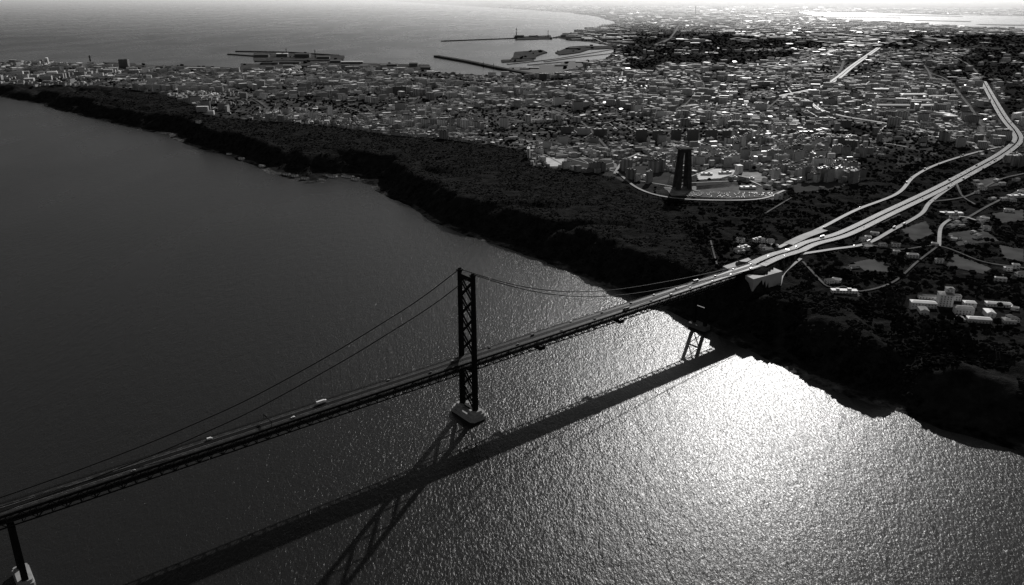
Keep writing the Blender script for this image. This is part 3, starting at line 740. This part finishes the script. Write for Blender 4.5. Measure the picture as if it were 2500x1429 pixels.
V=bverts(x[rest],y[rest],z[rest],a[rest],w[rest],d[rest],h[rest]+2,rh[rest]); off=(np.arange(len(rest))*10)[:,None,None]
q=(np.array([[0,1,5,4],[1,2,6,5],[2,3,7,6],[3,0,4,7],[4,5,9,8],[6,7,8,9]])[None]+off).reshape(-1,4)
t=(np.array([[5,6,9],[7,4,8]])[None]+off).reshape(-1,3)
mi=[0,0,0,0,1,1]*len(rest)+[1,1]*len(rest)
mkobj('distant_houses',npmesh('distant_houses',V,q.tolist()+t.tolist(),[M_wallS,M_roofS],mi),kind='stuff',label='dense mass of small city houses and blocks',category='houses')
def tmpl(kind):
    mb=MB(); mb.box((0,0,.5),(1,1,1)); wm=mb.mesh('wall',[M_wallO])
    mb=MB()
    if kind=='flat':
        mb.box((0,0,1.015),(1.02,1.03,.03)); mb.box((.15,0,1.09),(.2,.3,.12)); mb.box((-.25,.1,1.06),(.12,.2,.07))
        for s in (-1,1): mb.box((0,s*.5,1.05),(1.02,.03,.04))
    else:
        mb.add([(-.53,-.55,1),(.53,-.55,1),(.53,.55,1),(-.53,.55,1),(-.35,0,1.28),(.35,0,1.28)],[(0,1,5,4),(2,3,4,5),(1,2,5),(3,0,4),(0,3,2,1)])
        mb.box((.2,.15,1.25),(.07,.08,.22))
    return wm,mb.mesh('roof',[M_roofO])
TF,THp=tmpl('flat'),tmpl('hip')
for i in ind:
    fl=h[i]>14
    wm,rm=TF if fl else THp
    o=mkobj('apartment_block' if fl else 'house',wm,loc=(x[i],y[i],z[i]),rz=a[i],
        label='flat-roofed apartment block among city streets' if fl else 'low house with pitched roof in the town',category='apartment block' if fl else 'house',group='city apartment blocks' if fl else 'city houses')
    o.scale=(w[i],d[i],h[i]+2)
    mkobj('roof',rm,o)
# ------------------------------------------------------------------ vegetation
PHI=(1+5**.5)/2
ico=np.array([(-1,PHI,0),(1,PHI,0),(-1,-PHI,0),(1,-PHI,0),(0,-1,PHI),(0,1,PHI),(0,-1,-PHI),(0,1,-PHI),(PHI,0,-1),(PHI,0,1),(-PHI,0,-1),(-PHI,0,1)])/1.902
icf=np.array([(0,11,5),(0,5,1),(0,1,7),(0,7,10),(0,10,11),(1,5,9),(5,11,4),(11,10,2),(10,7,6),(7,1,8),(3,9,4),(3,4,2),(3,2,6),(3,6,8),(3,8,9),(4,9,5),(2,4,11),(6,2,10),(8,6,7),(9,8,1)])
def crowns(x,y,z,r,hs):
    n=len(x); j=rng.uniform(.5,1.35,(n,12,1)); v=ico[None]*j
    th=rng.uniform(0,6.28,n); ca,sa=np.cos(th)[:,None],np.sin(th)[:,None]
    X=(v[...,0]*ca-v[...,1]*sa)*r[:,None]+x[:,None]; Y=(v[...,0]*sa+v[...,1]*ca)*r[:,None]+y[:,None]
    Z=v[...,2]*(r*hs)[:,None]+z[:,None]
    V=np.stack([X,Y,Z],-1).reshape(-1,3); F=(icf[None]+(np.arange(n)*12)[:,None,None]).reshape(-1,3)
    return V,F
def scat(n,r0,r1,pw=1.0):
    th=rng.uniform(-.66,.66,n); rad=r0*(r1/r0)**rng.uniform(0,1,n)
    return rad*np.sin(th),rad*np.cos(th)
fx,fy=scat(200000,850,4600)
m=inside(fx,fy,FOREST)&clr(fx,fy)&~inpatch(fx,fy); fx,fy=fx[m],fy[m]
hh=surf(fx,fy); m=(hh>5)&(fbm(fx/60,fy/60,51,2)>.3)&((fbm(fx/25,fy/25,53,2)<.62)|(fx<200)); fx,fy,hh=fx[m],fy[m],hh[m]
m=roaddist(fx,fy)>5; m&=~((np.hypot(fx-end[0],fy-end[1])<60)); fx,fy,hh=fx[m],fy[m],hh[m]
s_=(fx-TX)*bd[0]+(fy-TY)*bd[1]; n_=np.abs(-(fx-TX)*bd[1]+(fy-TY)*bd[0]); m=~((s_<640)&(n_<22)&(hh>50)); fx,fy,hh=fx[m],fy[m],hh[m]
print('forest',len(fx))
rad=(1.2+2.0*rng.uniform(0,1,len(fx))**2.5)*np.clip(np.hypot(fx,fy)/2000,1,1.6)*np.where(fx>350,1.5,1)
V,Fc=crowns(fx,fy,hh+rad*.15,rad,rng.uniform(.35,.65,len(fx))*np.where(fx>350,1.6,1))
mkobj('forest',npmesh('forest',V,Fc,[M_leaf]),kind='stuff',label='dark wooded slopes dropping to the river',category='forest')
gx,gy=scat(60000,1500,16000)
m=inside(gx,gy,LAND)&~inside(gx,gy,FOREST)&~inside(gx,gy,LAG)&clr(gx,gy)&~inpatch(gx,gy); gx,gy=gx[m],gy[m]
wd=inwood(gx,gy)
m=(wd&(rng.uniform(0,1,gx.shape)<.95))|((fbm(gx/420,gy/420,33,3)<.40)&(rng.uniform(0,1,gx.shape)<.85))|(rng.uniform(0,1,gx.shape)<.10); gx,gy=gx[m],gy[m]
rad=rng.uniform(3,6,len(gx))*np.clip(np.hypot(gx,gy)/2600,1,5)**.8
m=roaddist(gx,gy)>6+rad; gx,gy,rad=gx[m],gy[m],rad[m]; hh=surf(gx,gy); m=hh>2; gx,gy,hh,rad=gx[m],gy[m],hh[m],rad[m]
for P_,h_ in QP:
    nn=int(np.ptp(P_[:,0])*np.ptp(P_[:,1])/30000); qx=rng.uniform(P_[:,0].min(),P_[:,0].max(),nn);qy=rng.uniform(P_[:,1].min(),P_[:,1].max(),nn); m=inside(qx,qy,P_)
    gx=np.append(gx,qx[m]);gy=np.append(gy,qy[m]);hh=np.append(hh,np.full(m.sum(),h_));rad=np.append(rad,rng.uniform(8,20,m.sum()))
V,Fc=crowns(gx,gy,hh+rad*.35,rad,rng.uniform(.45,.7,len(gx)))
print('park',len(gx))
mkobj('city_trees',npmesh('city_trees',V,Fc,[M_leaf]),kind='stuff',label='scattered clumps of trees between houses',category='trees')
def treemesh():
    tb=MB(); tb.tube([(0,0,0),(.1,0,2),(.0,.1,4.5)],[.4,.3,.18],7)
    for k in range(6):
        t=k*1.05; tb.tube([(0,0,2.4+k*.3),(math.cos(t)*1.3,math.sin(t)*1.3,4.2+k*.3),(math.cos(t)*2.3,math.sin(t)*2.3,5.4+k*.3)],[.14,.09,.04],5)
    cb=MB()
    for k in range(420):
        t=random.uniform(0,6.28); u=random.random()**.45; zz=random.uniform(-1,1); rr_=math.sqrt(1-zz*zz)*u
        lob=1+.3*math.sin(t*3+zz*2)
        c=Vector((math.cos(t)*rr_*3.9*lob,math.sin(t)*rr_*3.9*lob,6.2+zz*3.0*u))
        a=Vector((random.gauss(0,1),random.gauss(0,1),random.gauss(0,1))).normalized(); b=a.orthogonal().normalized()*random.uniform(.4,.8); a*=random.uniform(.4,.8)
        cb.add([c-a-b,c+a-b,c+a+b,c-a+b],[(0,1,2,3)])
    return tb.mesh('trunk',[M_trunk]),cb.mesh('crown',[M_leaf2])
TM=[treemesh() for _ in range(4)]
tp=[]
for (x0,y0,x1,y1,nn) in [(2140,680,2480,830,90),(1960,640,2240,700,40),(1760,600,1900,630,10),(2120,560,2480,640,44),(1560,400,1900,470,24),(2260,500,2480,600,26)]:
    for _ in range(nn):
        p=DS(random.uniform(x0,x1),random.uniform(y0,y1)); tp.append(p)
tx=np.array([p[0] for p in tp]);ty=np.array([p[1] for p in tp]); okt=(roaddist(tx,ty)>6)&(np.hypot(tx-cv.location.x-14,ty-cv.location.y+5)>62)&(~inpatch(tx,ty))&((-(tx-TX)*bd[1]+(ty-TY)*bd[0]<-22)|(-(tx-TX)*bd[1]+(ty-TY)*bd[0]>22)|((tx-TX)*bd[0]+(ty-TY)*bd[1]>650))
for c_ in clear[1:]:
    if c_[2]<60: okt&=np.hypot(tx-c_[0],ty-c_[1])>c_[2]*.8
for i,p in enumerate(tp):
    if not okt[i]: continue
    tm,cm=random.choice(TM); s=random.uniform(.8,1.4)
    o=mkobj('tree',tm,loc=(p[0],p[1],p[2]-.8),rz=random.uniform(0,6.28),label='broad dark tree on the hillside',category='tree',group='hillside trees'); o.scale=(s,s,s*random.uniform(.9,1.2))
    mkobj('crown',cm,o)
# ------------------------------------------------------------------ vehicles
def carmesh(kind):
    b=MB(); g=MB()
    if kind=='car':
        prof=[(-2.2,.35),(2.2,.35),(2.25,.75),(2.1,.95),(1.1,1.05),(.5,1.5),(-1.1,1.52),(-1.8,1.05),(-2.2,.95)]; hw=.9; wx=(-1.35,1.35); wr=.33
        g.add([(1.02,-.75,1.07),(1.02,.75,1.07),(.53,.68,1.46),(.53,-.68,1.46)],[(0,1,2,3)])
        for s in (-1,1): g.add([(.95,s*.915,1.08),(-1.6,s*.915,1.08),(-1.05,s*.915,1.45),(.45,s*.915,1.45)],[(0,1,2,3)])
    elif kind=='van':
        prof=[(-2.6,.4),(2.6,.4),(2.65,1.0),(2.0,1.25),(1.5,2.1),(-2.6,2.2)]; hw=1.0; wx=(-1.6,1.6); wr=.36
        g.add([(2.0,-.85,1.3),(2.0,.85,1.3),(1.56,.8,2.05),(1.56,-.8,2.05)],[(0,1,2,3)])
    else:
        prof=[(-6,.9),(3.4,.9),(3.4,.6),(5.9,.6),(6,1.2),(5.8,3.0),(4.0,3.1),(3.9,2.0),(3.6,2.0),(3.6,3.7),(-6,3.7)]; hw=1.25; wx=(-4.6,4.6); wr=.5
        g.add([(6.02,-1,1.9),(6.02,1,1.9),(5.86,1,2.8),(5.86,-1,2.8)],[(0,1,2,3)])
    n=len(prof); vs=[(p[0],-hw,p[1]) for p in prof]+[(p[0],hw,p[1]) for p in prof]
    b.add(vs,[tuple(range(n)),tuple(range(n,2*n))[::-1]]+[(i,n+i,n+(i+1)%n,(i+1)%n) for i in range(n)])
    wm=MB(); wm.tube([(0,-.13,0),(0,.13,0)],[wr,wr],12)
    return b,g.mesh('window',[M_glass]),wm.mesh('wheel',[M_tyre]),wx,hw,wr
paints=[simple('silver_paint',.45,.55,1,.3),simple('white_car_paint',.75,.8,1,.3),simple('black_paint',.02,.03,1,.3),simple('grey_paint',.15,.2,1,.3)]
VT={}
for k in ('car','van','truck'):
    b,g,wm,wx,hw,wr=carmesh(k)
    VT[k]=([b.mesh(k+'_body',[p]) for p in paints],g,wm,wx,hw,wr)
def vehicle(k,ci,X_,Y_,Z_,rz,parked=False):
    bodies,g,wm,wx,hw,wr=VT[k]
    nm={0:'silver',1:'white',2:'black',3:'grey'}[ci]
    o=mkobj(k,bodies[ci],loc=(X_,Y_,Z_),rz=rz,label=f'{nm} {k} parked in a row on paving' if parked else f'{nm} {k} driving along the paved carriageway',category=k,group='cars parked by the monument' if parked else 'traffic on the bridge and highway')
    mkobj('window',g,o)
    for a_ in wx:
        for s in (-1,1): mkobj('wheel',wm,o,loc=(a_,s*hw*.92,wr))
for s,lane,k,ci in [(-322,5.5,'van',1),(-197,5.5,'truck',1),(-236,-5.5,'car',1),(-60,-5.5,'car',2),(-110,8,'car',3),(-400,-8,'car',3),(-20,5,'car',0),(40,8,'car',2),(75,-6,'car',3),(110,5,'van',2),(150,-8,'car',2),(182,8,'car',1),(215,-5.5,'car',2),(240,5.5,'car',3),(275,-8,'truck',2),(300,6,'car',2),(330,-6,'car',2),(352,8,'car',1),(372,-8,'van',2),(400,5.5,'car',3),(420,-5.5,'car',2),(450,8,'truck',2),(470,-8,'car',3),(495,5.5,'car',2),(520,-6,'car',1),(545,8,'car',2),(570,-8,'van',3),(590,6,'car',2)]:
    q=BW(s,lane); vehicle(k,ci,q[0],q[1],ZD+.05,BA+(math.pi if lane<0 else 0))
for r in (roads[0],roads[1],roads[2],roads[4]):
    L=r['L']; nn=56 if r is roads[0] else 10
    for _ in range(nn):
        i=random.randrange(2,len(L)-2); t=L[i+1]-L[i-1]; an=math.atan2(t[1],t[0]); o=random.choice((-1,1))*random.uniform(.2,.36)*r['w']
        vehicle(random.choice(['car','car','car','van','truck']),random.choice([0,1,2,2,3]),L[i,0]-math.sin(an)*o,L[i,1]+math.cos(an)*o,L[i,2]+r['up'][i]+.06,an+(math.pi if o>0 else 0))
cpq=[p for p in PATCH if p[0]=='car_park'][0][1]; x0,y0=cpq.min(0);x1,y1=cpq.max(0); cnt=0
for yy in np.arange(y0,y1,11):
    for xx in np.arange(x0,x1,3.0):
        if cnt<90 and random.random()<.28 and inside(np.array([xx]),np.array([yy]),cpq)[0]:
            vehicle('car',random.choice([0,1,2,3]),xx,yy,sz(xx,yy)+.62,math.pi/2,True); cnt+=1
# ------------------------------------------------------------------ haze layer
m=bpy.data.materials.new('haze'); m.use_nodes=True; nt=m.node_tree; nt.nodes.clear()
out=nt.nodes.new('ShaderNodeOutputMaterial'); vs=nt.nodes.new('ShaderNodeVolumeScatter')
vs.inputs['Density'].default_value=1/33000; vs.inputs['Anisotropy'].default_value=.6; vs.inputs['Color'].default_value=(1,1,1,1)
nt.links.new(vs.outputs[0],out.inputs['Volume'])
mb=MB(); mb.box((0,55500,190),(150000,91000,420)); mb.obj('haze',m,kind='structure',label='thin sea haze over the distant coast')
# ------------------------------------------------------------------ light
EL=math.radians(25); AZ=math.atan2(.318,.948)
sd=bpy.data.lights.new('sun','SUN'); sd.energy=4.3; sd.angle=math.radians(.53); sd.color=(1,.985,.97)
so=bpy.data.objects.new('sun',sd); COL.objects.link(so)
dirv=Vector((-math.sin(AZ)*math.cos(EL),-math.cos(AZ)*math.cos(EL),-math.sin(EL)))
so.rotation_euler=dirv.to_track_quat('-Z','Y').to_euler(); so.location=(0,0,900)
W=bpy.data.worlds.new('World'); scene.world=W; W.use_nodes=True; nt=W.node_tree
bg=nt.nodes['Background']; sk=nt.nodes.new('ShaderNodeTexSky'); sk.sky_type='NISHITA'; sk.sun_disc=False
sk.sun_elevation=EL; sk.sun_rotation=AZ; sk.altitude=0; sk.dust_density=1.5
bw=nt.nodes.new('ShaderNodeRGBToBW'); nt.links.new(sk.outputs[0],bw.inputs[0]); nt.links.new(bw.outputs[0],bg.inputs[0]); bg.inputs[1].default_value=.05
scene.view_settings.view_transform='Standard'; scene.view_settings.look='None'; scene.view_settings.exposure=0
cd=bpy.data.cameras.new('camera'); cd.sensor_width=36; cd.lens=36*FP/2500; cd.clip_start=1; cd.clip_end=200000
co=bpy.data.objects.new('camera',cd); COL.objects.link(co); co.location=(0,0,H); co.rotation_euler=(math.pi/2-TH,0,0); scene.camera=co
